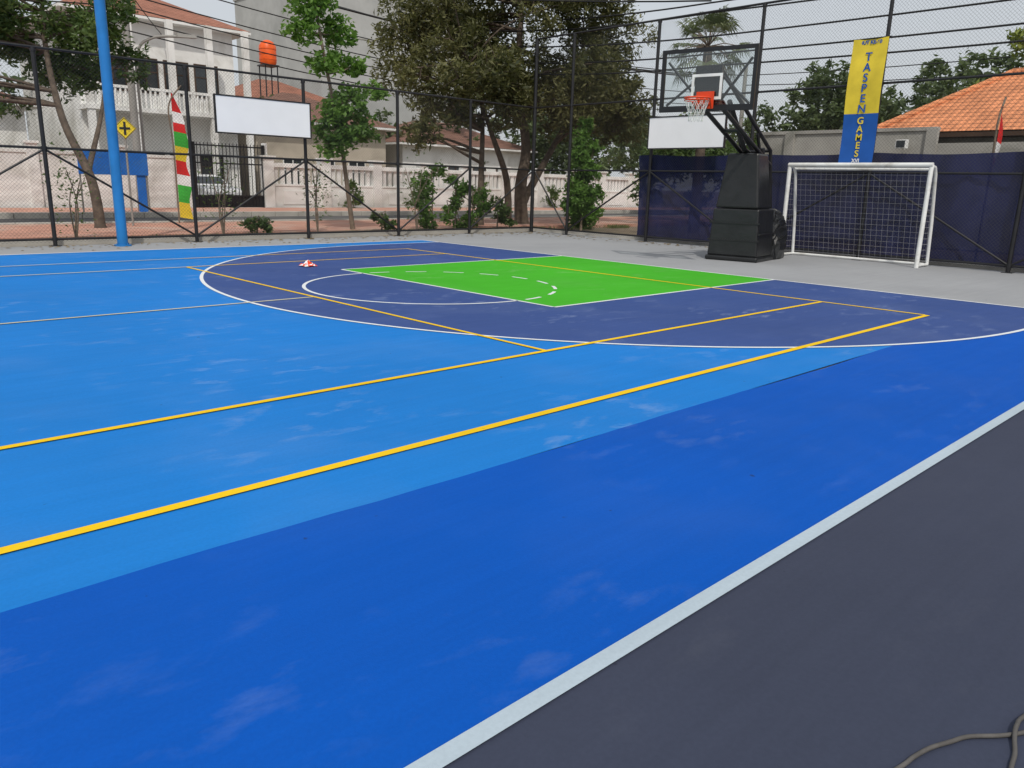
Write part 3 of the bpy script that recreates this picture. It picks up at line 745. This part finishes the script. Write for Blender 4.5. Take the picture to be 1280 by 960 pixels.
def umbul(x,y,h,segs,bend=.35,w0=.3):
    e=empty('festival_flag',(x,y,0)); g=MB(); g.tube(cat([(x,y,0),(x,y,h*.6),(x-.05,y,h*.9),(x+bend,y,h*1.06)]),.022,6); g.build('bamboo_pole',M['barkl'],e)
    g=MB(); z=h
    for s,(ln,mi) in enumerate(segs):
        n=5; vs=[];fs=[]
        for i in range(n+1):
            zz=z-ln*i/n; ww=w0*(min(1,(h-zz+.15)/.9))*(1+.12*math.sin(zz*6))
            vs+=[(x+.03,y-.02,zz),(x+.03+ww,y-.02+.06*math.sin(zz*4),zz-.06*(ww/w0))]
        for i in range(n): fs.append((2*i,2*i+1,2*i+3,2*i+2))
        g.add(vs,fs,mi); z-=ln
    g.build('cloth',[M['red'],M['wcl'],M['gcl'],M['ycl']],e)
umbul(9.15,24.0,3.75,[(.5,0),(.3,1),(.25,0),(.4,2),(.4,3),(.4,0),(.3,1),(.5,2),(.45,3)],.35,.36)
umbul(19.2,5.45,3.3,[(.7,0),(.3,1),(.5,0)],.2,.14)
e=empty('blue_hoarding_board',(9.3,30.2,0)); g=MB(); g.box(8.25,10.55,30.2,30.24,1.42,2.22); g.box(10.15,10.45,30.25,30.29,.12,1.42); g.build('board',M['tarp'],e,bevel=.01)
g=MB()
for x in (8.3,9.4,10.5): g.tube([(x,30.28,.1),(x,30.28,2.25)],.03,6)
g.build('posts',M['cpole'],e)

# ------------------------------------------------------------ light & camera
sd=Vector((-.55,-.72,1.1)).normalized()
el=math.asin(sd.z); az=math.atan2(sd.x,sd.y)
W=bpy.data.worlds.new('World'); scene.world=W; W.use_nodes=True; nt=W.node_tree
sky=nt.nodes.new('ShaderNodeTexSky'); sky.sky_type='NISHITA'; sky.sun_disc=False; sky.sun_elevation=el; sky.sun_rotation=az
sky.air_density=1.0; sky.dust_density=6; sky.ozone_density=1.0; sky.altitude=0
bg=nt.nodes['Background']; bg.inputs[1].default_value=.125
nt.links.new(mix(nt,.78,sky.outputs[0],(5.6,5.85,6.1)),bg.inputs[0])   # bright tropical haze over the clear-sky model
s=bpy.data.lights.new('sun','SUN'); s.energy=2.0; s.angle=math.radians(1.2); s.color=(1,.95,.87)
so=link(bpy.data.objects.new('sun',s)); so.rotation_euler=(-sd).to_track_quat('-Z','Y').to_euler(); so.location=(0,-10,30)
cam=bpy.data.cameras.new('camera'); co=link(bpy.data.objects.new('camera',cam))
cam.sensor_fit='HORIZONTAL'; cam.sensor_width=36; cam.lens=27.37; cam.clip_start=.05; cam.clip_end=2000
Rm=Matrix(((.7249,.1526,-.6717),(-.6885,.1972,-.6978),(.0260,.9683,.2481)))
q=Rm.to_quaternion(); q.normalize()
co.matrix_world=Matrix.Translation((0,0,1.453))@q.to_matrix().to_4x4()
scene.camera=co
